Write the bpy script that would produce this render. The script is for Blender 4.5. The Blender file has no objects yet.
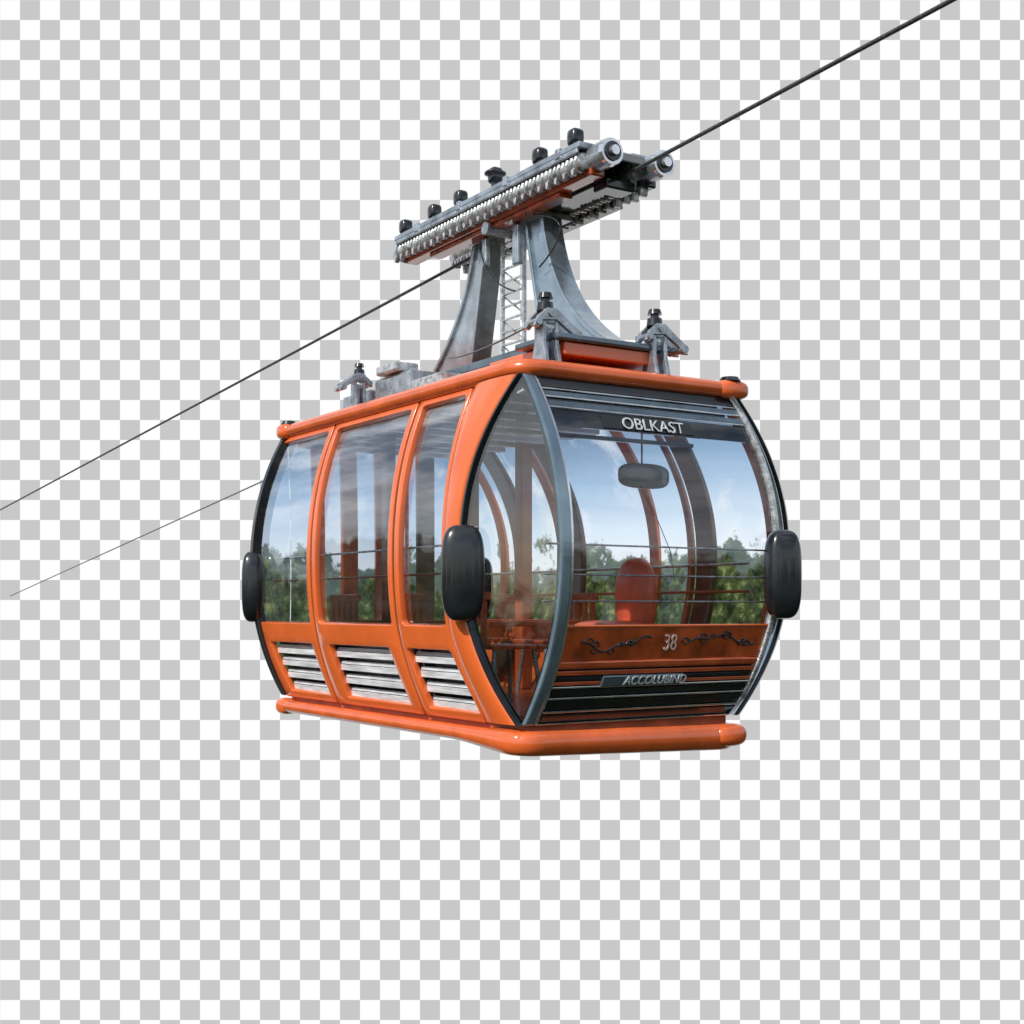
import bpy, bmesh, math, random
from mathutils import Vector, Matrix
random.seed(4)
R=math.radians
scene=bpy.context.scene
scene.view_settings.view_transform='Standard'
scene.view_settings.look='None'
COL=scene.collection
F=1334.0; W=1.58; L=3.33
ZB=-0.66; ZT=1.33; BASE=-0.80
ANG=R(32.7); P0=Vector((0.056,7.5,0))

# ------------------------------------------------ materials
def mat(name):
    m=bpy.data.materials.new(name); m.use_nodes=True
    nt=m.node_tree; return m,nt,nt.nodes['Principled BSDF']
def paint(name,c,rough=.35,metal=0,coat=0,var=.12,scale=6,bump=0,spec=.5,rvar=.1,low=None,stretch=None):
    m,nt,b=mat(name)
    tc=nt.nodes.new('ShaderNodeTexCoord'); no=nt.nodes.new('ShaderNodeTexNoise')
    no.inputs['Scale'].default_value=scale; no.inputs['Detail'].default_value=6
    if stretch:
        mpp=nt.nodes.new('ShaderNodeMapping'); mpp.inputs['Scale'].default_value=stretch
        nt.links.new(tc.outputs['Object'],mpp.inputs[0]); nt.links.new(mpp.outputs[0],no.inputs['Vector'])
    else: nt.links.new(tc.outputs['Object'],no.inputs['Vector'])
    cr=nt.nodes.new('ShaderNodeValToRGB')
    cr.color_ramp.elements[0].position=.3; cr.color_ramp.elements[1].position=.7
    cr.color_ramp.elements[0].color=(*[v*(1-var) for v in c],1)
    cr.color_ramp.elements[1].color=(*[min(1,v*(1+var)) for v in c],1)
    nt.links.new(no.outputs['Fac'],cr.inputs['Fac']); colout=cr.outputs['Color']
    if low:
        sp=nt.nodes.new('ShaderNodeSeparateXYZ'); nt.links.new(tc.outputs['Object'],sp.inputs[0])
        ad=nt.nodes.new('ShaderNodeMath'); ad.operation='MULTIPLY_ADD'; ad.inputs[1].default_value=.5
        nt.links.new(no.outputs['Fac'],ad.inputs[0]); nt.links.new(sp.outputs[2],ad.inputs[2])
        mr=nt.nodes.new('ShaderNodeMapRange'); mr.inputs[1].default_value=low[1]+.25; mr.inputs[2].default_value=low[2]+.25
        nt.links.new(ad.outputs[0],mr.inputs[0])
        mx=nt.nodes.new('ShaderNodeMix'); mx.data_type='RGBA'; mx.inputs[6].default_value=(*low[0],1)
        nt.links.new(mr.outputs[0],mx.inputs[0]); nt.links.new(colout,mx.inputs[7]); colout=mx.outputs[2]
    nt.links.new(colout,b.inputs['Base Color'])
    mr=nt.nodes.new('ShaderNodeMapRange'); mr.inputs['To Min'].default_value=max(0,rough-rvar); mr.inputs['To Max'].default_value=rough+rvar
    nt.links.new(no.outputs['Fac'],mr.inputs['Value']); nt.links.new(mr.outputs['Result'],b.inputs['Roughness'])
    b.inputs['Metallic'].default_value=metal; b.inputs['Coat Weight'].default_value=coat
    b.inputs['Coat Roughness'].default_value=.08; b.inputs['Specular IOR Level'].default_value=spec
    if bump:
        bp=nt.nodes.new('ShaderNodeBump'); bp.inputs['Strength'].default_value=bump; bp.inputs['Distance'].default_value=.01
        n2=nt.nodes.new('ShaderNodeTexNoise'); n2.inputs['Scale'].default_value=60
        nt.links.new(tc.outputs['Object'],n2.inputs['Vector'])
        nt.links.new(n2.outputs['Fac'],bp.inputs['Height']); nt.links.new(bp.outputs['Normal'],b.inputs['Normal'])
    return m
ORANGE=paint('orange_paint',(.74,.140,.028),.27,0,.7,.10,3)
ORANGE2=paint('orange_rail_paint',(.68,.125,.028),.25,0,.65,.16,5)
BROWN=paint('brown_lacquer',(.42,.075,.018),.22,0,.8,.5,6)
STEEL=paint('galvanised_steel',(.40,.44,.48),.28,.7,0,.4,12,.3)
MASTM=paint('mast_steel',(.36,.44,.50),.24,.75,.2,.25,7,.1)
MASTR=paint('mast_steel_painted_reflection',(.40,.45,.49),.28,.6,.2,.25,7,.1,low=((.26,.09,.05),1.62,2.15))  # reddish-brown towards the foot imitates an orange reflection in the base colour
STEELD=paint('blue_grey_steel',(.13,.18,.22),.28,.55,.2,.25,8,.15)
LIGHT=paint('light_cast_metal',(.54,.56,.57),.32,.6,0,.5,22,.4)
CHROME=paint('bright_trim',(.74,.77,.80),.16,.85,0,.2,9,0,.5,.06)
WHITE=paint('white_paint',(.66,.68,.71),.28,.15,0,.15,10)
SLAT=paint('silver_vent_slat',(.70,.72,.75),.22,.25,0,.3,1.0,0,.5,.08,None,(5,5,60))
BLACK=paint('black_rubber',(.009,.012,.015),.24,0,.5,.3,8)
SEAL=paint('black_seal',(.006,.006,.007),.6,0,0,.3,8,0,.3)
DARK=paint('dark_trim',(.014,.018,.022),.18,.2,.6,.3,8)
GREYIN=paint('interior_grey',(.10,.115,.13),.5,0,0,.2,6)
WOOD=paint('interior_wood',(.13,.042,.022),.35,0,.4,.45,9)
ORIN=paint('interior_orange',(.50,.095,.025),.35,0,.4,.3,5)
SEATM=paint('red_orange_seat',(.85,.15,.07),.45,0,.3,.25,6)
CABLE=paint('steel_cable',(.07,.08,.08),.5,.5,0,.4,90,.4)
CABLE2=paint('pale_steel_cable',(.22,.23,.24),.5,.4,0,.3,90,.4)
PILLAR=paint('blue_grey_pillar',(.20,.28,.34),.18,.55,.5,.25,5)
LETTER=paint('silver_lettering',(.72,.76,.80),.3,.2,0,.1,20)
LETTER2=paint('pink_lettering',(.70,.50,.46),.4,.1,0,.1,20)

def glass(name,tint,base,mul=1.3,haze=.10,hz=(.2,1.3),rb=0):
    m=bpy.data.materials.new(name); m.use_nodes=True; nt=m.node_tree
    for n in list(nt.nodes): nt.nodes.remove(n)
    N=nt.nodes.new; LK=nt.links.new
    out=N('ShaderNodeOutputMaterial'); mx=N('ShaderNodeMixShader'); mh=N('ShaderNodeMixShader')
    tr=N('ShaderNodeBsdfTransparent'); gl=N('ShaderNodeBsdfGlossy'); df=N('ShaderNodeBsdfDiffuse'); df.inputs[0].default_value=(.8,.84,.88,1)
    tr.inputs[0].default_value=(*tint,1); gl.inputs['Roughness'].default_value=.012
    gl.inputs['Color'].default_value=(.95,.98,1,1)
    fr=N('ShaderNodeFresnel'); fr.inputs['IOR'].default_value=1.5
    ma=N('ShaderNodeMath'); ma.operation='MULTIPLY_ADD'; ma.inputs[1].default_value=mul; ma.inputs[2].default_value=base; ma.use_clamp=True
    tc=N('ShaderNodeTexCoord'); no=N('ShaderNodeTexNoise'); no.inputs['Scale'].default_value=1.6
    bp=N('ShaderNodeBump'); bp.inputs['Strength'].default_value=.15; bp.inputs['Distance'].default_value=.05
    LK(tc.outputs['Object'],no.inputs['Vector']); LK(no.outputs['Fac'],bp.inputs['Height']); LK(bp.outputs['Normal'],gl.inputs['Normal'])
    LK(fr.outputs[0],ma.inputs[0]); LK(ma.outputs[0],mx.inputs[0])
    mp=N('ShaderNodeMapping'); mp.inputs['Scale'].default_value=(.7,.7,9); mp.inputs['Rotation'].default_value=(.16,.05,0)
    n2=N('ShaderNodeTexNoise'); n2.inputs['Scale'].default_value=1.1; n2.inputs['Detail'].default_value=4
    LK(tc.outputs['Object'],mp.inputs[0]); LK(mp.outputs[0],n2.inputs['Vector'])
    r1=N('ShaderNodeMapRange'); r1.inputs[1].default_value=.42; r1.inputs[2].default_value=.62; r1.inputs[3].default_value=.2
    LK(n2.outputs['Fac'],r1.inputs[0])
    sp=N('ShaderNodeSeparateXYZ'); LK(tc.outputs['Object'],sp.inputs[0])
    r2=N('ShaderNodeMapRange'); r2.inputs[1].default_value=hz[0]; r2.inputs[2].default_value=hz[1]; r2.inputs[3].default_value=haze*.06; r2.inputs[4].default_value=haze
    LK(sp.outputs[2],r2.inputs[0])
    mm=N('ShaderNodeMath'); mm.operation='MULTIPLY'; LK(r1.outputs[0],mm.inputs[0]); LK(r2.outputs[0],mm.inputs[1])  # pale streaks painted in as diffuse haze, imitating light reflected along the glass
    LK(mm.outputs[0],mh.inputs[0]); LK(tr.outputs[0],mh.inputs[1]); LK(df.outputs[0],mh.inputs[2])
    LK(mh.outputs[0],mx.inputs[1]); LK(gl.outputs[0],mx.inputs[2]); LK(mx.outputs[0],out.inputs[0])
    return m
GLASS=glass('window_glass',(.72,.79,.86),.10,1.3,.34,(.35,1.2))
GLASSF=glass('windshield_glass',(.96,.98,1.0),.04,1.15,.03)
GLASSC=glass('corner_glass',(.82,.87,.90),.05,1.1,.04)
GLASSD=glass('dark_band_glass',(.22,.27,.31),.06,1.2,.03)

def landscape():
    m,nt,b=mat('emissive_landscape_pane')
    tc=nt.nodes.new('ShaderNodeTexCoord'); sp=nt.nodes.new('ShaderNodeSeparateXYZ')
    nt.links.new(tc.outputs['Object'],sp.inputs[0])
    def noise(s,d,r=.6):
        n=nt.nodes.new('ShaderNodeTexNoise'); n.inputs['Scale'].default_value=s; n.inputs['Detail'].default_value=d; n.inputs['Roughness'].default_value=r
        nt.links.new(tc.outputs['Object'],n.inputs['Vector']); return n
    def ma(op,a,b_):
        n=nt.nodes.new('ShaderNodeMath'); n.operation=op
        for i,v in enumerate((a,b_)):
            if isinstance(v,(int,float)): n.inputs[i].default_value=v
            else: nt.links.new(v,n.inputs[i])
        return n.outputs[0]
    def mix(f,a,c):
        n=nt.nodes.new('ShaderNodeMix'); n.data_type='RGBA'
        for i,v in ((0,f),(6,a),(7,c)):
            if isinstance(v,tuple): n.inputs[i].default_value=(*v,1)
            elif isinstance(v,(int,float)): n.inputs[i].default_value=v
            else: nt.links.new(v,n.inputs[i])
        return n.outputs[2]
    edge=noise(2.0,10,.66)
    zz=ma('ADD',sp.outputs[2],ma('MULTIPLY',ma('SUBTRACT',edge.outputs['Fac'],.5),1.6))
    sky=nt.nodes.new('ShaderNodeValToRGB'); cr=sky.color_ramp
    cr.elements[0].position=.0; cr.elements[0].color=(.90,.93,.95,1)
    cr.elements[1].position=1; cr.elements[1].color=(.17,.27,.41,1)
    e=cr.elements.new(.3); e.color=(.68,.80,.92,1)
    e=cr.elements.new(.65); e.color=(.33,.50,.70,1)
    mr=nt.nodes.new('ShaderNodeMapRange'); mr.inputs['From Min'].default_value=.3; mr.inputs['From Max'].default_value=1.3
    nt.links.new(sp.outputs[2],mr.inputs['Value']); nt.links.new(mr.outputs[0],sky.inputs[0])
    cl=noise(1.5,7); cf=nt.nodes.new('ShaderNodeMapRange'); cf.inputs['From Min'].default_value=.48; cf.inputs['From Max'].default_value=.66; cf.inputs['To Max'].default_value=.85
    nt.links.new(cl.outputs['Fac'],cf.inputs['Value'])
    skyc=mix(cf.outputs[0],sky.outputs[0],(.92,.94,.96))
    tn=noise(9,10,.72); tr=nt.nodes.new('ShaderNodeValToRGB'); c2=tr.color_ramp
    c2.elements[0].position=.40; c2.elements[0].color=(.010,.014,.006,1)
    c2.elements[1].position=.70; c2.elements[1].color=(.34,.38,.14,1)
    e=c2.elements.new(.54); e.color=(.065,.095,.03,1)
    nt.links.new(tn.outputs['Fac'],tr.inputs[0])
    far_=mix(.45,tr.outputs[0],(.22,.30,.30))
    hz2=nt.nodes.new('ShaderNodeMapRange'); hz2.inputs['From Min'].default_value=.20; hz2.inputs['From Max'].default_value=.28
    nt.links.new(zz,hz2.inputs['Value']); trees=mix(hz2.outputs[0],tr.outputs[0],far_)
    hz=nt.nodes.new('ShaderNodeMapRange'); hz.inputs['From Min'].default_value=.40; hz.inputs['From Max'].default_value=.46
    nt.links.new(zz,hz.inputs['Value'])
    allc=mix(hz.outputs[0],trees,skyc)
    b.inputs['Base Color'].default_value=(.02,.025,.03,1); b.inputs['Roughness'].default_value=.1
    nt.links.new(allc,b.inputs['Emission Color']); b.inputs['Emission Strength'].default_value=1.05  # opaque pane glows: outdoor view and its daylight painted in as emission
    return m
LAND=landscape()

# ------------------------------------------------ mesh builder
class MB:
    def __init__(s): s.v=[]; s.f=[]; s.sm=[]
    def add(s,vs,fs,smooth=False):
        o=len(s.v); s.v+= [tuple(v) for v in vs]; s.f+=[tuple(i+o for i in f) for f in fs]; s.sm+=[smooth]*len(fs)
    def box(s,x0,x1,y0,y1,z0,z1):
        vs=[(x,y,z) for z in (z0,z1) for y in (y0,y1) for x in (x0,x1)]
        s.add(vs,[(0,2,3,1),(4,5,7,6),(0,1,5,4),(2,6,7,3),(0,4,6,2),(1,3,7,5)])
    def cyl(s,p0,p1,r0,r1=None,seg=16):
        r1=r0 if r1 is None else r1
        p0=Vector(p0);p1=Vector(p1);d=(p1-p0).normalized()
        a=d.orthogonal().normalized(); b=d.cross(a)
        vs=[]
        for p,r in ((p0,r0),(p1,r1)):
            for i in range(seg):
                t=2*math.pi*i/seg; vs.append(p+a*math.cos(t)*r+b*math.sin(t)*r)
        s.add(vs,[(i,(i+1)%seg,seg+(i+1)%seg,seg+i) for i in range(seg)],True)
        s.add(vs[:seg],[tuple(range(seg))[::-1]]); s.add(vs[seg:],[tuple(range(seg))])
    def ell(s,c,rx,ry,rz,su=20,sv=12,power=2.0,yaw=0):
        vs=[];fs=[]
        def sg(v,p): return math.copysign(abs(v)**p,v)
        p=2.0/power
        for j in range(sv+1):
            ph=-math.pi/2+math.pi*j/sv
            for i in range(su):
                th=2*math.pi*i/su
                x=rx*sg(math.cos(ph),p)*sg(math.cos(th),p);y=ry*sg(math.cos(ph),p)*sg(math.sin(th),p);z=rz*sg(math.sin(ph),p)
                vs.append((c[0]+x*math.cos(yaw)-y*math.sin(yaw),c[1]+x*math.sin(yaw)+y*math.cos(yaw),c[2]+z))
        for j in range(sv):
            for i in range(su):
                fs.append((j*su+i,j*su+(i+1)%su,(j+1)*su+(i+1)%su,(j+1)*su+i))
        s.add(vs,fs,True)
    def tube(s,path,r,seg=12,closed=False,rz=None):
        rz=rz or r; path=[Vector(p) for p in path]; n=len(path); vs=[]
        for k,p in enumerate(path):
            if closed: d=path[(k+1)%n]-path[k-1]
            else: d=path[min(k+1,n-1)]-path[max(k-1,0)]
            d.normalize(); up=Vector((0,0,1))
            if abs(d.z)>.95: up=Vector((0,1,0))
            a=d.cross(up).normalized(); b=a.cross(d).normalized()
            rr=r[k] if isinstance(r,list) else r; r2=rz[k] if isinstance(rz,list) else rz
            for i in range(seg):
                t=2*math.pi*i/seg; vs.append(p+a*math.cos(t)*rr+b*math.sin(t)*r2)
        fs=[]
        for k in range(n if closed else n-1):
            k2=(k+1)%n
            for i in range(seg): fs.append((k*seg+i,k*seg+(i+1)%seg,k2*seg+(i+1)%seg,k2*seg+i))
        s.add(vs,fs,True)
        if not closed:
            s.add(vs[:seg],[tuple(range(seg))]); s.add(vs[-seg:],[tuple(range(seg))])
    def helix(s,x,z,y0,y1,r,rt,turns,seg=8,per=12):
        n=int(turns*per); vs=[];fs=[]
        for k in range(n+1):
            a=2*math.pi*k/per; y=y0+(y1-y0)*k/n; rad=Vector((math.cos(a),0,math.sin(a)))
            c=Vector((x,y,z))+rad*r
            for i in range(seg):
                t=2*math.pi*i/seg; vs.append(c+rad*math.cos(t)*rt+Vector((0,1,0))*math.sin(t)*rt*1.25)
        for k in range(n):
            for i in range(seg): fs.append((k*seg+i,k*seg+(i+1)%seg,(k+1)*seg+(i+1)%seg,(k+1)*seg+i))
        s.add(vs,fs,True)
    def prism(s,poly,axis,lo,hi):
        n=len(poly); vs=[]
        for h in (lo,hi):
            for a,b in poly:
                vs.append({'x':(h,a,b),'y':(a,h,b),'z':(a,b,h)}[axis])
        s.add(vs,[tuple(range(n)),tuple(range(n,2*n))[::-1]]+[(i,(i+1)%n,n+(i+1)%n,n+i) for i in range(n)])
def build(name,mb,material,parent=None,bevel=0,solid=0,label=None,seg=2,warp=None,allsmooth=False):
    me=bpy.data.meshes.new(name)
    vs=mb.v if warp is None else [warp(v) for v in mb.v]
    me.from_pydata(vs,[],mb.f); 
    me.polygons.foreach_set('use_smooth',[True if allsmooth else q for q in mb.sm])
    bm=bmesh.new(); bm.from_mesh(me); bmesh.ops.recalc_face_normals(bm,faces=bm.faces)
    bm.to_mesh(me); bm.free()
    me.materials.append(material)
    o=bpy.data.objects.new(name,me); COL.objects.link(o)
    if parent is not None:
        o.parent=parent
        if parent.type=='EMPTY': o.location=(0,0,-BASE)
    if solid:
        s=o.modifiers.new('s','SOLIDIFY'); s.thickness=solid; s.offset=0
    if bevel:
        b=o.modifiers.new('b','BEVEL'); b.width=bevel; b.segments=seg; b.limit_method='ANGLE'; b.angle_limit=R(35)
    if label: o['label']=label
    return o

# ------------------------------------------------ cabin shell surface
def g(z):
    t=abs((z-(ZB+ZT)/2)/((ZT-ZB)/2)); return max(.003,1-min(t,1)**2.2)
AY=.30
def ring(z):
    q=g(z)
    return dict(A=(-.2*q,AY*q),B=(.12*q,-.2*q),C=(W+.20*q,-.2*q),D=(W+.42*q,-.02*q),
        E=(W+.40*q,L+.05*q),F=(W+.15*q,L+.25*q),G=(.15*q,L+.28*q),H=(-.2*q,L+.15*q))
def seglen(face,z):
    r=ring(z);a=Vector(r[face[0]]);b=Vector(r[face[1]]);return (b-a).length
def SP(face,u,z,off=0):
    r=ring(z);a=Vector(r[face[0]]);b=Vector(r[face[1]]);d=(b-a).normalized()
    n=Vector((d.y,-d.x)); 
    if n.dot((a+b)/2-Vector((W/2,L/2)))<0: n=-n
    p=a+d*u+n*off; return (p.x,p.y,z)
def zlist(z0,z1,keys=(),step=.06):
    n=max(1,int(round((z1-z0)/step))); zs=[z0+(z1-z0)*i/n for i in range(n+1)]+[k for k in keys if z0<k<z1]
    zs.sort(); out=[zs[0]]
    ks=set(round(k,5) for k in list(keys)+[z0,z1])
    for z in zs[1:]:
        if z-out[-1]<.006:
            if round(z,5) in ks: out[-1]=z
        else: out.append(z)
    return out
def grid(mb,face,ub,zs,off=0,hole=None):
    n=len(ub); vs=[];fs=[]
    for z in zs:
        ln=seglen(face,z)
        for u in ub: vs.append(SP(face,u(z,ln),z,off(z) if callable(off) else off))
    for j in range(len(zs)-1):
        for i in range(n-1):
            if hole and hole(i,(zs[j]+zs[j+1])/2): continue
            fs.append((j*n+i,j*n+i+1,(j+1)*n+i+1,(j+1)*n+i))
    mb.add(vs,fs,True)
def slab(mb,face,b0,b1,z0,z1,o0,o1,step=.06,tilt=0):
    zs=zlist(z0,z1,(),step); vs=[];fs=[]
    for k,z in enumerate(zs):
        ln=seglen(face,z); t=tilt*(z-z0)/(z1-z0)
        for u,o in ((b0(z,ln),o0+t),(b1(z,ln),o0+t),(b1(z,ln),o1+t),(b0(z,ln),o1+t)): vs.append(SP(face,u,z,o))
    for k in range(len(zs)-1):
        for i in range(4): fs.append((k*4+i,k*4+(i+1)%4,(k+1)*4+(i+1)%4,(k+1)*4+i))
    m=len(zs)-1; fs+=[(0,1,2,3),(m*4,m*4+1,m*4+2,m*4+3)]
    mb.add(vs,fs)
def bumpstrip(mb,face,b0,b1,z0,z1,h,base=-.03,n=9,step=.04):
    zs=zlist(z0,z1,(),step); vs=[];fs=[]; m=n+2
    for z in zs:
        ln=seglen(face,z);a=b0(z,ln);b=b1(z,ln); hh=min(h,(b-a)*.3)
        pts=[(a,base)]+[(a+(b-a)*(.5-.5*math.cos(math.pi*i/(n-1))),hh*max(0,math.sin(math.pi*i/(n-1)))**.7) for i in range(n)]+[(b,base)]
        for u,o in pts: vs.append(SP(face,u,z,o))
    for j in range(len(zs)-1):
        for i in range(m-1): fs.append((j*m+i,j*m+i+1,(j+1)*m+i+1,(j+1)*m+i))
    mb.add(vs,fs,True)
M=lambda v:(lambda z,ln:v)
E=lambda v:(lambda z,ln:ln-v)
def Y(y,d=0):
    return lambda z,ln: (y(z) if callable(y) else y)+d-ring(z)['A'][1]

# ------------------------------------------------ root
root=bpy.data.objects.new('cable_car',None); COL.objects.link(root)
root.rotation_euler=(0,0,ANG); root.location=P0+Vector((0,0,BASE))
root['label']='orange glass-walled cable car cabin hanging from a steel cable'; root['category']='cable car'
WH=(-.09,1.275); VH=(-.61,-.235)
def ydrop(y,d):
    def f(z):
        t=min(1,max(0,(-.05-z)/.6)); return y-d*t*t*(3-2*t)
    return f
Y0=ydrop(.50,.14); Y1=ydrop(1.164,.06); Y2=ydrop(2.41,.03)
Y3=lambda z: L+.15*g(z)-.033
def side_panel(y0,y1,s0=.052,s1=.052,v0=.075,v1=.075,face='AH'):
    gap=.015
    def cor(z,h,r):
        if h[0]<z<h[1]:
            d=min(z-h[0],h[1]-z)
            if d<r: return r-math.sqrt(max(0,r*r-(r-d)**2))
            return 0
        return r
    def w(z,s,v):
        if z>-.18: return s+cor(z,WH,.025)
        return v+cor(z,VH,.015)
    sk=lambda z: .0 if z>-.18 else .03*(z+.35)/.25
    a=Y(y0,gap); b=Y(y1,-gap)
    ub=[a,lambda z,ln:a(z,ln)+w(z,s0,v0)+sk(z),lambda z,ln:b(z,ln)-w(z,s1,v1)+sk(z),b]
    keys=[]
    for h,r in ((WH,.025),(VH,.015)):
        keys+=[h[0],h[1]]+[h[0]+r*k for k in (.25,.6,1)]+[h[1]-r*k for k in (.25,.6,1)]
    zs=zlist(-.655,1.315,keys,.05)
    mb=MB(); grid(mb,face,ub,zs,-.012,lambda i,z:(i==1 or (i==2 and s1<.02 and WH[0]<z<WH[1])) and (WH[0]<z<WH[1] or VH[0]<z<VH[1]))
    fr=build('side_panel',mb,ORANGE,root,.007,.045)
    mb=MB(); grid(mb,face,[Y(y0,gap+.02),Y(y1,-gap-.0 if s1<.02 else -gap-.015)],zlist(-.12,1.295),-.03)
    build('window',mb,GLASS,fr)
    mb=MB()
    for k in range(4):
        z0=-.602+k*.092
        slab(mb,face,lambda z,ln:a(z,ln)+v0-.02,lambda z,ln:b(z,ln)-v1+.02,z0,z0+.040,-.030,-.022,.03,-.012)
        slab(mb,face,lambda z,ln:a(z,ln)+v0-.02,lambda z,ln:b(z,ln)-v1+.02,z0+.044,z0+.066,-.045,-.040,.03,-.02)
    build('vent',mb,SLAT,fr,.003)
    mb2=MB(); slab(mb2,face,Y(y0,.03),Y(y1,-.03),-.635,-.20,-.12,-.10)
    build('vent_backing',mb2,DARK,fr)
side_panel(Y0,Y1,.035,.058,.05,.06); side_panel(Y1,Y2,.058,.058,.15,.17); side_panel(Y2,Y3,.058,.008,.09,.12)
for y in (Y0,Y1,Y2):
    mb=MB(); slab(mb,'AH',Y(y,-.014),Y(y,.014),-.655,1.315,-.05,-.004); build('door_seal',mb,SEAL,root)
mb=MB(); bumpstrip(mb,'AH',M(.012),Y(Y0,-.015),-.65,1.33,.05)
build('arch_pillar',mb,ORANGE,root)
def trim(name,face,b0,b1,m,o0=-.03,o1=.02,bev=.006):
    mb=MB(); slab(mb,face,b0,b1,-.655,1.33,o0,o1,.04); return build(name,mb,m,root,bev)
trim('black_edge_trim','AH',M(-.012),M(.011),BLACK,-.03,.03)
trim('black_edge_trim','AH',E(.046),E(-.012),BLACK,-.04,.035)
trim('front_pillar','BC',M(-.005),M(.072),PILLAR,-.03,.022,.014)
trim('bright_edge_trim','BC',M(.075),M(.092),CHROME,-.02,.008,.003)
trim('front_pillar','BC',E(.045),E(.005),LIGHT,-.03,.02,.01)
trim('black_edge_trim','CD',E(.05),E(-.02),BLACK,-.03,.035)
trim('bright_edge_trim','CD',E(.085),E(.052),CHROME,-.03,.01)
mb=MB(); grid(mb,'AB',[M(.0),lambda z,ln:ln*.33,lambda z,ln:ln*.66,E(0)],zlist(-.655,1.32,(),.04),lambda z:.0)
build('corner_window',mb,GLASSC,root)
mb=MB(); grid(mb,'CD',[M(0),E(.05)],zlist(-.655,1.32,(),.04),-.005)
build('corner_window',mb,GLASSC,root)
for f in ('EF','GH'):
    mb=MB(); grid(mb,f,[M(0),E(0)],zlist(-.655,1.32,(),.05),-.005); build('corner_window',mb,LAND,root)
mb=MB(); grid(mb,'BC',[M(.06),E(.03)],zlist(-.10,1.31,(),.04),-.008)
wind=build('windshield',mb,GLASSF,root)
# header bands
mb=MB(); slab(mb,'BC',M(.095),E(.05),1.265,1.325,-.02,.012); hd=build('header_panel',mb,DARK,root,.008)
mb=MB()
for z,h in ((1.218,.026),(1.155,.032)): slab(mb,'BC',M(.095),E(.05),z,z+h,-.016,.0)
build('header_band',mb,STEELD,hd,.002)
mb=MB()
for z,h in ((1.256,.006),(1.207,.009),(1.146,.007)): slab(mb,'BC',M(.095),E(.05),z,z+h,-.01,.006)
build('header_trim',mb,CHROME,hd,.002)
mb=MB(); slab(mb,'BC',M(.095),E(.05),1.04,1.142,-.03,-.016)
sg=build('destination_sign',mb,GLASSD,root)
mb=MB(); slab(mb,'BC',M(.44),E(.50),1.05,1.128,-.012,-.002); build('sign_plate',mb,DARK,sg,.004)
mb=MB()
for k in range(4):
    z=1.035-.05*k; mb.box(.12,W-.05,.02+.10*k,.05+.10*k,z+.16,z+.185)
build('header_louvre',mb,STEELD,root,.003)
# lower front
mb=MB(); slab(mb,'BC',M(.09),E(.04),-.290,-.10,-.03,.0); lp=build('lower_front_panel',mb,BROWN,root,.006)
mb=MB(); slab(mb,'BC',M(.09),E(.04),-.335,-.290,-.03,.012); build('orange_trim',mb,ORIN,lp,.012)
mb=MB(); slab(mb,'BC',M(.09),E(.04),-.10,-.086,-.03,.012); build('orange_trim',mb,ORANGE,lp,.004)
mb=MB(); slab(mb,'BC',M(.09),E(.04),-.655,-.337,-.06,-.03); gr=build('front_grille',mb,DARK,root)
mb=MB()
for z0,h in ((-.642,.050),(-.570,.055),(-.492,.040),(-.405,.03)): slab(mb,'BC',M(.092),E(.045),z0,z0+h,-.035,.004,.02,.014 if z0<-.46 else -.008)
build('grille_slats',mb,DARK,gr,.009)
mb=MB()
for z0 in (-.587,-.510,-.447): slab(mb,'BC',M(.092),E(.045),z0,z0+.012,-.03,.016)
slab(mb,'BC',M(.092),E(.045),-.655,-.645,-.03,.016)
build('bright_trim',mb,CHROME,gr,.003)
mb=MB(); slab(mb,'BC',M(.092),E(.045),-.372,-.346,-.03,.010); slab(mb,'BC',M(.092),E(.045),-.428,-.408,-.03,.008); build('orange_trim',mb,ORIN,gr,.004)
mb=MB(); slab(mb,'BC',M(.42),E(.60),-.442,-.378,-.03,.022,.02); pl=build('name_plate',mb,STEELD,root,.008)
# vine scroll ornaments
def ln(mb,pts,r=.004): mb.tube([(x,SP('BC',0,z,.003)[1],z) for x,z in pts],r,6)
rnd=random.Random(11)
def vine(x0,x1,z0):
    mb=MB(); n=34; ph=rnd.uniform(0,6); k=rnd.uniform(9,13)
    f=lambda x:z0+.032*math.sin(k*(x-x0)+ph)+.012*math.sin(2.7*k*(x-x0))
    ln(mb,[(x0+(x1-x0)*i/n,f(x0+(x1-x0)*i/n)) for i in range(n+1)],.0062)
    x=x0+.03
    while x<x1-.03:
        s=rnd.choice((-1,1)); fl=rnd.choice((-1,1)); r=rnd.uniform(.02,.045); z=f(x)
        pts=[]
        for i in range(20):
            t=i/19; a=t*rnd.uniform(4.0,4.1); q=r*(1-.7*t)
            pts.append((x+fl*(r-q*math.cos(a)),z+s*q*math.sin(a)*.9))
        ln(mb,pts,rnd.uniform(.0035,.006)); x+=rnd.uniform(.045,.085)
    build('scroll_ornament',mb,DARK,lp)
vine(.30,.80,-.195); vine(1.06,1.62,-.185)
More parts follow.
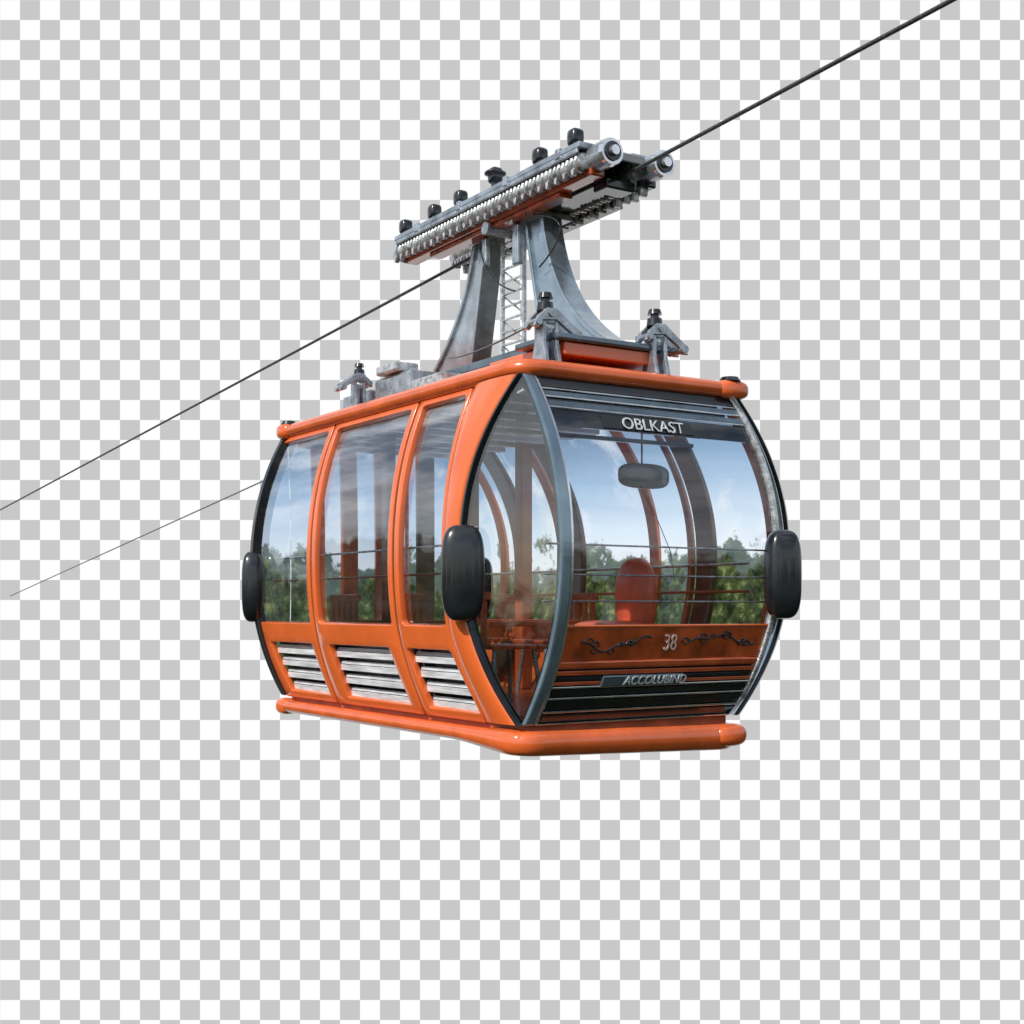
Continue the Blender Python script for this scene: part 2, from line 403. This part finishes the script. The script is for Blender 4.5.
def text(s,x,z,h,wd,off,m,parent,shear=0,bold=0.0):
    cu=bpy.data.curves.new('t','FONT'); cu.body=s; cu.size=1; cu.align_x='CENTER'; cu.align_y='CENTER'; cu.extrude=.02; cu.shear=shear; cu.offset=bold
    o=bpy.data.objects.new('t',cu); COL.objects.link(o); bpy.context.view_layer.update()
    me=bpy.data.meshes.new_from_object(o.evaluated_get(bpy.context.evaluated_depsgraph_get()))
    bpy.data.objects.remove(o)
    xs=[v.co.x for v in me.vertices]; ys=[v.co.y for v in me.vertices]
    cx=(max(xs)+min(xs))/2; cy=(max(ys)+min(ys))/2; sx=wd/(max(xs)-min(xs)); sy=h/(max(ys)-min(ys))
    for v in me.vertices:
        zz=z+(v.co.y-cy)*sy; v.co=Vector((x+(v.co.x-cx)*sx, -.2*g(zz)-off-v.co.z*.15, zz))
    me.materials.append(m)
    q=bpy.data.objects.new('lettering',me); COL.objects.link(q); q.parent=parent; return q
text('OBLKAST',.865,1.09,.068,.46,.006,LETTER,sg,0,-.004)
text('38',.945,-.19,.095,.09,.008,LETTER2,lp,0,-.003)
text('ACCOLUBIND',.86,-.410,.050,.47,.026,LETTER,pl,.25,.006)
# ------------------------------------------------ back and far walls
mb=MB(); grid(mb,'DE',[M(0),E(0)],zlist(-.1,1.31),-.03); far=build('far_side_window',mb,LAND,root)
mb=MB(); slab(mb,'DE',M(0),E(0),-.655,-.1,-.05,0); 
for d in (.0,1.2,2.35,3.2): slab(mb,'DE',M(d),M(d+.1),-.1,1.32,-.06,.004)
build('far_side_wall',mb,ORANGE,root,.006)
mb=MB(); grid(mb,'FG',[M(0),E(0)],zlist(-.1,1.31),-.03); build('rear_window',mb,LAND,root)
mb=MB(); slab(mb,'FG',M(0),E(0),-.655,-.1,-.05,0)
for d in (.0,.75,1.3): slab(mb,'FG',M(d),M(d+.1),-.1,1.32,-.06,.004)
build('rear_wall',mb,ORANGE,root,.006)
def ipost(face,u,w_,m_,o=-.10):
    mb=MB(); slab(mb,face,M(u),M(u+w_),-.62,1.30,o-.05,o); build('interior_post',mb,m_,root,.012)
ipost('DE',.52,.17,WOOD); ipost('DE',.73,.04,ORIN,-.11); ipost('DE',2.0,.2,WOOD); ipost('DE',2.75,.2,WOOD)
ipost('FG',.35,.16,WOOD); ipost('FG',1.05,.14,ORIN)
for x,y,q,m_ in ((.36,1.25,.028,WOOD),(.30,2.2,.035,WOOD),(.62,1.6,.045,WOOD),(1.45,2.2,.05,ORIN)):
    mb=MB(); mb.box(x-q,x+q,y-.05,y+.05,-.6,1.29); build('interior_post',mb,m_,root,.012)
def gr_(path,r,m_=LIGHT): 
    mb=MB(); mb.tube(path,r,8); build('grab_rail',mb,m_,root)
for z in (.05,.20,.37):
    gr_([(.05,-.2*g(z)+.05,z),(W+.14,-.2*g(z)+.05,z)],.0055)
for z in (.22,.39):
    gr_([(-.2*g(z)+.10,.4,z),(-.2*g(z)+.10,L,z)],.007,ORIN if z==.22 else LIGHT)
for z in (.12,.30): gr_([(W+.22,.1,z),(W+.22,L,z)],.010,ORIN if z==.12 else LIGHT)
for x,y in ((.5,2.3),(1.25,2.6)): gr_([(x,y,-.6),(x,y,1.28)],.016)
mb=MB(); mb.box(.02,W-.02,.02,L-.02,1.30,1.335); ce=build('ceiling',mb,GREYIN,root)
mb=MB()
for i in range(11): mb.box(.06,W-.06,.08+i*.31,.15+i*.31,1.24,1.298)
build('ceiling_rib',mb,WHITE,ce,.006)
# seats
def legs_(sx,sy,st,top=-.2):
    for dx in (-.18,.18):
        for dy in (-.18,.18):
            mb=MB(); mb.cyl((sx+dx,sy+dy,-.6),(sx+dx*.8,sy+dy*.8,top),.014,None,8); build('seat_leg',mb,STEEL,st)
sx,sy=1.36,.95
mb=MB(); mb.ell((sx,sy,-.15),.25,.24,.08,24,12,3.5); mb.ell((sx+.19,sy,.08),.075,.20,.28,24,16,2.5)
st=build('seat',mb,SEATM,root); legs_(sx,sy,st)
for sx,sy,s in ((.34,.75,-1),(.34,1.55,-1),(.34,2.5,-1),(1.40,1.75,1),(1.40,2.6,1)):
    mb=MB()
    for k in range(5): mb.box(sx-.2+k*.085,sx-.2+k*.085+.06,sy-.22,sy+.22,-.24,-.215)
    bx=sx+s*.24
    for k in range(5): mb.box(bx-.012,bx+.012,sy-.2+k*.095,sy-.2+k*.095+.05,-.19,.06)
    mb.box(bx-.02,bx+.02,sy-.23,sy+.23,.06,.11); mb.box(bx-.02,bx+.02,sy-.23,sy+.23,-.215,-.18)
    mb.box(sx-.22,sx+.22,sy-.235,sy-.205,-.10,-.07); mb.box(sx-.22,sx+.22,sy+.205,sy+.235,-.10,-.07)
    st=build('seat',mb,ORANGE if sy==.75 else ORIN,root,.006); legs_(sx,sy,st,-.24)
mb=MB(); mb.ell((.87,.0,.80),.19,.03,.075,24,14,3.2); mb.cyl((.87,.02,.86),(.87,.02,1.28),.006,None,8)
build('rear_view_mirror',mb,DARK,root)
mb=MB(); mb.tube([SP('BC',.62,.72,.006),SP('BC',.78,.35,.006),SP('BC',.86,.05,.006)],.0025,6); build('wiper',mb,STEELD,root)
# floor and bottom
mb=MB(); mb.box(.03,W-.03,.03,L-.03,-.72,-.60); build('floor',mb,ORIN,root,.01)
def rrect(x0,x1,y0,y1,r,n=8,step=.3):
    pts=[]
    for cx,cy,a0 in ((x1-r,y0+r,-90),(x1-r,y1-r,0),(x0+r,y1-r,90),(x0+r,y0+r,180)):
        for i in range(n+1):
            a=R(a0+90*i/n); pts.append((cx+r*math.cos(a),cy+r*math.sin(a)))
    out=[]
    for i,p in enumerate(pts):
        q=pts[(i+1)%len(pts)]; d=math.hypot(q[0]-p[0],q[1]-p[1]); k=max(1,int(d/step))
        for j in range(k): out.append((p[0]+(q[0]-p[0])*j/k,p[1]+(q[1]-p[1])*j/k))
    return out
mb=MB(); mb.tube([(x,y,1.372) for x,y in rrect(0,W,0,L,.14)],.055,16,True,.052); build('roof_rail',mb,ORANGE2,root)
path=[];rz=[];rr=[]
for x,y in rrect(-.02,W-.01,-.02,L+.02,.13,10,.06):
    t=max(0,min(1,1-(y-.0)/.75)); fw=t*t*(3-2*t)
    path.append((x,y,-.735-.018*fw-.034*fw*max(0,x)/W)); rz.append(.048+.024*fw+.012*fw*max(0,x)/W); rr.append(.052+.008*fw)
mb=MB(); mb.tube(path,rr,20,True,rz); build('bottom_bumper_rail',mb,ORANGE2,root)
mb=MB(); mb.prism(rrect(0,W-.02,0,L,.14),'z',-.785,-.70); build('underbody',mb,ORANGE2,root,.02)
def cap(c,a,b_,d,p=2.7): 
    mb=MB(); mb.ell(c,a,b_,d,26,16,p); build('rail_end_cap',mb,ORANGE2,root)
cap((W-.03,-.01,1.372),.125,.066,.062); cap((W-.07,-.03,-.775),.125,.082,.072,2.6); cap((.03,.17,-.745),.10,.20,.072,3.0)
cap((-.01,L-.03,1.372),.066,.10,.062); cap((-.01,L-.03,-.738),.07,.11,.064)
mb=MB(); mb.cyl((W-.04,-.01,1.425),(W-.04,-.01,1.45),.07,.055,20); build('rubber_stop',mb,BLACK,root,.006)
mb=MB(); mb.cyl((.0,L-.05,1.425),(.0,L-.05,1.45),.06,.05,20); build('rubber_stop',mb,BLACK,root,.006)
# roof
mb=MB()
def rl(s,z): return [(W/2+(x-W/2)*s,L/2+(y-L/2)*s,z) for x,y in rrect(.02,W-.02,.02,L-.02,.14)]
rs=[rl(1,1.335),rl(1,1.40),rl(.93,1.44),rl(.8,1.47),rl(.5,1.49)]; n=len(rs[0]); vs=sum(rs,[]); fs=[]
for k in range(len(rs)-1):
    for i in range(n): fs.append((k*n+i,k*n+(i+1)%n,(k+1)*n+(i+1)%n,(k+1)*n+i))
mb.add(vs,fs,True); mb.add(rs[-1],[tuple(range(n))]); mb.add(rs[0],[tuple(range(n))])
roof=build('roof',mb,ORANGE,root)
mb=MB(); mb.box(.45,1.25,.30,2.9,1.58,1.64); mb.box(.27,1.12,.04,.50,1.565,1.605); mb.box(.70,1.2,1.85,2.85,1.64,1.70); rp=build('mast_platform',mb,STEELD,root,.012)
mb=MB(); mb.box(.34,1.09,.07,.9,1.485,1.562); mb.box(.50,1.15,1.3,2.7,1.485,1.578); build('platform_underframe',mb,ORANGE,rp,.008)
mb=MB(); mb.box(.16,.42,1.62,2.15,1.45,1.62); eb=build('roof_equipment_box',mb,STEEL,root,.02)
mb=MB(); mb.box(.12,.30,1.75,2.05,1.625,1.69); mb.box(.13,.35,1.15,1.55,1.45,1.53); build('equipment_cover',mb,LIGHT,eb,.015)
mb=MB(); mb.box(.2,.36,2.3,2.75,1.45,1.58); build('roof_equipment_box',mb,STEEL,root,.015)
def bumper(x,y,z,yaw,rx=.125):
    mb=MB(); mb.ell((x,y,z),rx,.085,.275,28,20,3.4,yaw); o=build('bumper',mb,BLACK,root)
    return o
bumper(-.235,.255,.21,R(-30)); bumper(W+.185,-.245,.22,R(-20),.11); bumper(-.20,L+.17,.18,R(60)); bumper(W+.25,L+.15,.18,R(-30))
# ------------------------------------------------ roof brackets: open angular clamps
def bracket(x,y,z0,s,flip=1):
    P=lambda a,b,c:(x+a*s*flip,y+b*s,z0+c*s)
    mb=MB()
    for xa,xb in ((-.055,-.030),(.030,.055)):
        mb.prism([(y-.075*s,z0),(y+.075*s,z0),(y+.045*s,z0+.12*s),(y+.045*s,z0+.24*s),(y-.045*s,z0+.24*s),(y-.045*s,z0+.12*s)],'x',x+xa*s,x+xb*s)
    mb.box(x-.029*s,x+.029*s,y+.01*s,y+.035*s,z0,z0+.22*s)
    o=build('roof_bracket',mb,STEEL,root,.005)
    mb=MB()
    poly=[(-.12,.20),(-.09,.26),(-.03,.31),(.03,.31),(.19,.20),(.21,.14),(.17,.14),(.14,.18),(.03,.245),(-.06,.235),(-.09,.19)]
    for b0,b1 in ((-.055,-.03),(.03,.055)):
        mb.prism([(x+a*s*flip,z0+c*s) for a,c in poly],'y',y+b0*s,y+b1*s)
    mb.cyl(P(.17,-.075,.17),P(.17,.075,.17),.026*s); mb.cyl(P(-.09,-.065,.225),P(-.09,.065,.225),.020*s); mb.cyl(P(0,-.065,.28),P(0,.065,.28),.022*s)
    build('bracket_arm',mb,STEEL,o,.005)
    mb=MB(); mb.cyl(P(-.01,0,.30),P(-.01,0,.345),.05*s,.045*s,16); mb.cyl(P(-.01,0,.345),P(-.01,0,.37),.026*s,None,12); mb.cyl(P(-.01,0,.37),P(-.01,0,.40),.045*s,.036*s,16)
    build('bracket_knob',mb,BLACK,o,.004)
bracket(.25,.12,1.42,1.04,1); bracket(1.01,.06,1.42,1.0,1); bracket(.10,2.28,1.43,.8,-1); bracket(1.3,2.7,1.43,.8,1)
# ------------------------------------------------ mast
def curve(pts,n=16):
    a,b,c=pts; return [((1-t)**2*a[0]+2*t*(1-t)*b[0]+t*t*c[0],(1-t)**2*a[1]+2*t*(1-t)*b[1]+t*t*c[1]) for t in [i/n for i in range(n+1)]]
def leg(outer,inner,x0,x1):
    mb=MB(); oc=curve(outer)
    mb.prism(oc+inner,'x',x0+.022,x1-.022)
    vs=[];fs=[]; sgn=1 if inner[-1][0]>oc[0][0] else -1
    for i,p in enumerate(oc):
        q=oc[min(i+1,len(oc)-1)]; pr=oc[max(i-1,0)]; d=Vector((q[0]-pr[0],q[1]-pr[1])).normalized()
        nn=Vector((-d.y,d.x)); 
        if nn.x*sgn<0: nn=-nn
        for x in (x0,x1): vs.append((x,p[0]-nn.x*.012,p[1]-nn.y*.012)); vs.append((x,p[0]+nn.x*.022,p[1]+nn.y*.022))
    for i in range(len(oc)-1):
        o=i*4
        for q in ((0,1,5,4),(2,6,7,3),(0,4,6,2),(1,3,7,5)): fs.append(tuple(o+k for k in q))
    k=(len(oc)-1)*4; fs+=[(0,2,3,1),(k,k+1,k+3,k+2)]
    mb.add(vs,fs)
    (a,b_),(c,d_)=inner[0],inner[-1]
    mb.prism([(a-.015,b_),(a+.015,b_),(c+.015,d_),(c-.015,d_)],'x',x0,x1)
    return mb
mast=build('mast',leg([(1.18,2.70),(1.07,1.96),(.34,1.64)],[(1.14,1.64),(1.38,2.70)],.92,1.08),MASTM,root,.006)
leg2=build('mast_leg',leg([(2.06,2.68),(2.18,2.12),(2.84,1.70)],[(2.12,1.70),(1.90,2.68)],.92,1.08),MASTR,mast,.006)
mb=MB()
for y in (1.50,1.78): mb.box(.985,1.01,y-.012,y+.012,1.64,2.66)
for k in range(11):
    z=1.70+k*.09; mb.box(.988,1.006,1.51,1.77,z,z+.014)
for k in range(5):
    z=1.7+k*.18; mb.prism([(1.51,z),(1.51,z+.014),(1.77,z+.18),(1.77,z+.166)],'x',1.007,1.016)
build('mast_ladder',mb,LIGHT,mast,.002)
mb=MB()
mb.box(.90,1.18,1.16,2.10,2.655,2.70); mb.cyl((.76,1.64,2.66),(1.30,1.64,2.66),.045); mb.box(.88,.93,1.40,1.48,2.38,2.66); mb.box(.88,.92,1.82,1.88,2.45,2.66)
build('mast_head',mb,STEEL,mast,.012)
def hose(p,r=.006): 
    mb=MB(); mb.tube(p,r,8); build('hydraulic_hose',mb,BLACK,mast)
def bez(a,b,c,n=14): 
    a,b,c=map(Vector,(a,b,c)); return [a*(1-t)**2+b*2*t*(1-t)+c*t*t for t in [i/n for i in range(n+1)]]
hose(bez((.88,1.2,2.66),(.84,.55,2.5),(.89,1.15,2.3)))
hose(bez((.88,1.9,2.6),(.84,1.75,2.3),(.89,1.45,2.2)))
hose(bez((.25,.15,1.7),(.5,1.4,1.68),(.6,1.9,1.78)))
# ------------------------------------------------ carriage beams
def carriage(xc,far=False):
    y0,y1=.30,2.92
    if far: y1=2.75
    wp=lambda v:(v[0],v[1],v[2]+2.815-.008*(v[1]-.29))
    mb=MB(); mb.box(xc-.06,xc+.075,y0+.05,y1,-.02,.055); mb.box(xc-.145,xc-.02,y0+.12,y1-.05,.045,.085)
    mb.box(xc-.148,xc-.130,y0+.14,y1-.08,.012,.047)
    mb.box(xc-.02,xc+.06,y0+.2,y1-.2,.055,.10)
    for y in [y0+.35+k*.62 for k in range(4)]:
        if y<y1-.1: mb.box(xc-.155,xc+.09,y-.025,y+.025,.03,.098)
    mb.cyl((xc,y0+.16,0),(xc,y0-.0,0),.085,.085,28); mb.cyl((xc-.06,y1-.08,-.03),(xc-.06,y1+.05,-.03),.085,.045,24)
    beam=build('carriage_beam',mb,STEEL,root,.008,warp=wp)
    mb=MB()
    mb.helix(xc-.08,-.025,y0+.16,y1-.04,.050,.014,52)
    mb.cyl((xc-.08,y0+.14,-.025),(xc-.08,y1-.02,-.025),.048,None,16)
    n=52
    for k in range(n):
        y=y0+.18+(y1-y0-.2)*k/(n-1); j=random.uniform(.6,1.3)
        if far and k%2==0: mb.prism([(y-.03,-.08),(y+.03,-.08),(y+.008,-.13-.03*j),(y-.016,-.125-.03*j)],'x',xc-.04,xc+.02)
        if far: mb.prism([(y-.02,-.06),(y+.02,-.06),(y+.008,-.11-.02*j),(y-.01,-.11-.02*j)],'x',xc-.12,xc-.07)
        elif k%2: mb.prism([(y-.018,-.06),(y+.018,-.06),(y+.006,-.085-.02*j),(y-.01,-.085-.02*j)],'x',xc-.125,xc-.09)
    build('roller_rack',mb,LIGHT,beam,.003,warp=wp,seg=1)
    mb=MB(); mb.box(xc-.055,xc+.055,y0+.12,y1-.05,-.11,-.04); mb.box(xc-.03,xc+.08,y0+.5,y1-.4,-.14,-.108)
    build('beam_underside',mb,BROWN if not far else DARK,beam,.01,warp=wp)
    mb=MB(); mb.cyl((xc,y0,0),(xc,y0-.03,0),.088,.082,28); pu=build('pulley',mb,CHROME,beam,.008,warp=wp)
    mb=MB(); mb.cyl((xc,y0-.028,0),(xc,y0-.04,0),.060,None,24); build('pulley_groove',mb,DARK,pu,.003,warp=wp)
    mb=MB(); mb.cyl((xc,y0-.036,0),(xc,y0-.065,0),.034,.030,16); build('pulley_hub',mb,CHROME,pu,.004,warp=wp)
    for y in (.55,.95,1.5,1.97,2.35,2.80) if not far else (.8,):
        h=.045 if y not in(1.5,) else .075; mb=MB()
        mb.cyl((xc-.08,y,.06),(xc-.08,y,.08+h),.03,None,12); mb.ell((xc-.08,y,.105+h),.046,.046,.055,14,8,4)
        if y==1.5: mb.ell((xc-.08,y,.12+h),.075,.06,.02,14,8,3)
        build('beam_knob',mb,BLACK,beam,warp=wp)
carriage(.84); carriage(1.25,True)
mb=MB(); mb.box(.93,1.16,.60,2.3,2.70,2.725); mb.prism([(.34,2.80),(.40,2.88),(.62,2.91),(.95,2.88),(1.1,2.80)],'x',.93,1.20); mb.box(.93,1.16,.45,.60,2.66,2.725)
grp=build('cable_grip',mb,DARK,mast,.012)
# ------------------------------------------------ cables
def cable(x,ya,za,yb,zb,r,label,m_=CABLE):
    mb=MB(); n=60; path=[]
    for i in range(n+1):
        t=i/n; path.append((x,ya+(yb-ya)*t,za+(zb-za)*t))
    mb.tube(path,r,10)
    o=build('cable',mb,m_); o.rotation_euler=(0,0,ANG); o.location=P0
    o['label']=label; o['category']='cable'; o['group']='ropeway cables'
sl=.0533
cable(1.05,-4.5,2.879+sl*2.39,26,1.776-sl*7.4,.0125,'long taut dark steel cable carrying the orange cabin')
cable(.84,2.7,1.54,16.8,.23,.0075,'thin pale grey steel cable running behind the orange cabin',CABLE2)
# ------------------------------------------------ backdrop
D=60.0; S=45
me=bpy.data.meshes.new('backdrop'); me.from_pydata([(-S,0,-S),(S,0,-S),(S,0,S),(-S,0,S)],[],[(0,1,2,3)])
bd=bpy.data.objects.new('backdrop',me); COL.objects.link(bd); bd.location=(0,D,0)
bd['kind']='structure'; bd['label']='white and light grey checkered backdrop behind the cabin'; bd['category']='backdrop'
m=bpy.data.materials.new('checkered_backdrop'); m.use_nodes=True; nt=m.node_tree
for n in list(nt.nodes): nt.nodes.remove(n)
out=nt.nodes.new('ShaderNodeOutputMaterial'); em=nt.nodes.new('ShaderNodeEmission'); ck=nt.nodes.new('ShaderNodeTexChecker')
mp=nt.nodes.new('ShaderNodeMapping'); tc=nt.nodes.new('ShaderNodeTexCoord')
k=F/D/20
mp.inputs['Scale'].default_value=(k,0,-k); mp.inputs['Location'].default_value=(512/20,.5,610/20)
nt.links.new(tc.outputs['Object'],mp.inputs[0]); nt.links.new(mp.outputs[0],ck.inputs[0]); ck.inputs['Scale'].default_value=1
ck.inputs['Color2'].default_value=(1,1,1,1); ck.inputs['Color1'].default_value=(.578,.578,.578,1)
nt.links.new(ck.outputs[0],em.inputs[0]); nt.links.new(em.outputs[0],out.inputs[0]); me.materials.append(m)
# ------------------------------------------------ world & sun
sd=Vector((-.55,-.58,.66)).normalized(); el=math.asin(sd.z)
w=bpy.data.worlds.new('World'); scene.world=w; w.use_nodes=True; nt=w.node_tree
bg=nt.nodes['Background']; sky=nt.nodes.new('ShaderNodeTexSky'); sky.sky_type='NISHITA'; sky.sun_disc=False
sky.sun_elevation=el; sky.sun_rotation=math.atan2(sd.x,sd.y)
tc=nt.nodes.new('ShaderNodeTexCoord'); sp=nt.nodes.new('ShaderNodeSeparateXYZ'); nt.links.new(tc.outputs['Generated'],sp.inputs[0])
def wn(s,d,r=.6,vec=None):
    n=nt.nodes.new('ShaderNodeTexNoise'); n.inputs['Scale'].default_value=s; n.inputs['Detail'].default_value=d; n.inputs['Roughness'].default_value=r
    nt.links.new(vec or tc.outputs['Generated'],n.inputs['Vector']); return n
def mrange(src,a,b,c=0,d=1):
    n=nt.nodes.new('ShaderNodeMapRange'); n.inputs[1].default_value=a;n.inputs[2].default_value=b;n.inputs[3].default_value=c;n.inputs[4].default_value=d
    nt.links.new(src,n.inputs[0]); return n.outputs[0]
def wmix(f,a,b):
    n=nt.nodes.new('ShaderNodeMix'); n.data_type='RGBA'; nt.links.new(f,n.inputs[0])
    for i,v in ((6,a),(7,b)):
        if isinstance(v,tuple): n.inputs[i].default_value=(*v,1)
        else: nt.links.new(v,n.inputs[i])
    return n.outputs[2]
mpw=nt.nodes.new('ShaderNodeMapping'); mpw.inputs['Scale'].default_value=(1,1,3.2); nt.links.new(tc.outputs['Generated'],mpw.inputs[0])
cl=wn(2.0,9,.6,mpw.outputs[0]); cloudy=wmix(mrange(cl.outputs['Fac'],.42,.60,.05,.92),sky.outputs[0],(8.8,9.1,9.4))
tr=wn(16,9,.72); treec=wmix(mrange(tr.outputs['Fac'],.42,.72),(.06,.09,.05),(.9,1.05,.42))
ed=wn(4.5,9,.64); add=nt.nodes.new('ShaderNodeMath'); add.operation='MULTIPLY_ADD'; add.inputs[1].default_value=-.50
nt.links.new(ed.outputs['Fac'],add.inputs[0]); nt.links.new(sp.outputs[2],add.inputs[2])
allw=wmix(mrange(add.outputs[0],-.23,-.195),treec,cloudy)
nt.links.new(allw,bg.inputs[0]); bg.inputs[1].default_value=.11
s=bpy.data.lights.new('sun','SUN'); s.energy=3.8; s.angle=R(.5); s.color=(1,.95,.88)
so=bpy.data.objects.new('sun',s); COL.objects.link(so); so.rotation_euler=sd.to_track_quat('Z','Y').to_euler()
# ------------------------------------------------ camera
c=bpy.data.cameras.new('camera'); co=bpy.data.objects.new('camera',c); COL.objects.link(co)
co.rotation_euler=(R(90),0,0); c.sensor_width=36; c.lens=F/1024*36; c.shift_y=(610-512)/1024; c.clip_end=500; scene.camera=co
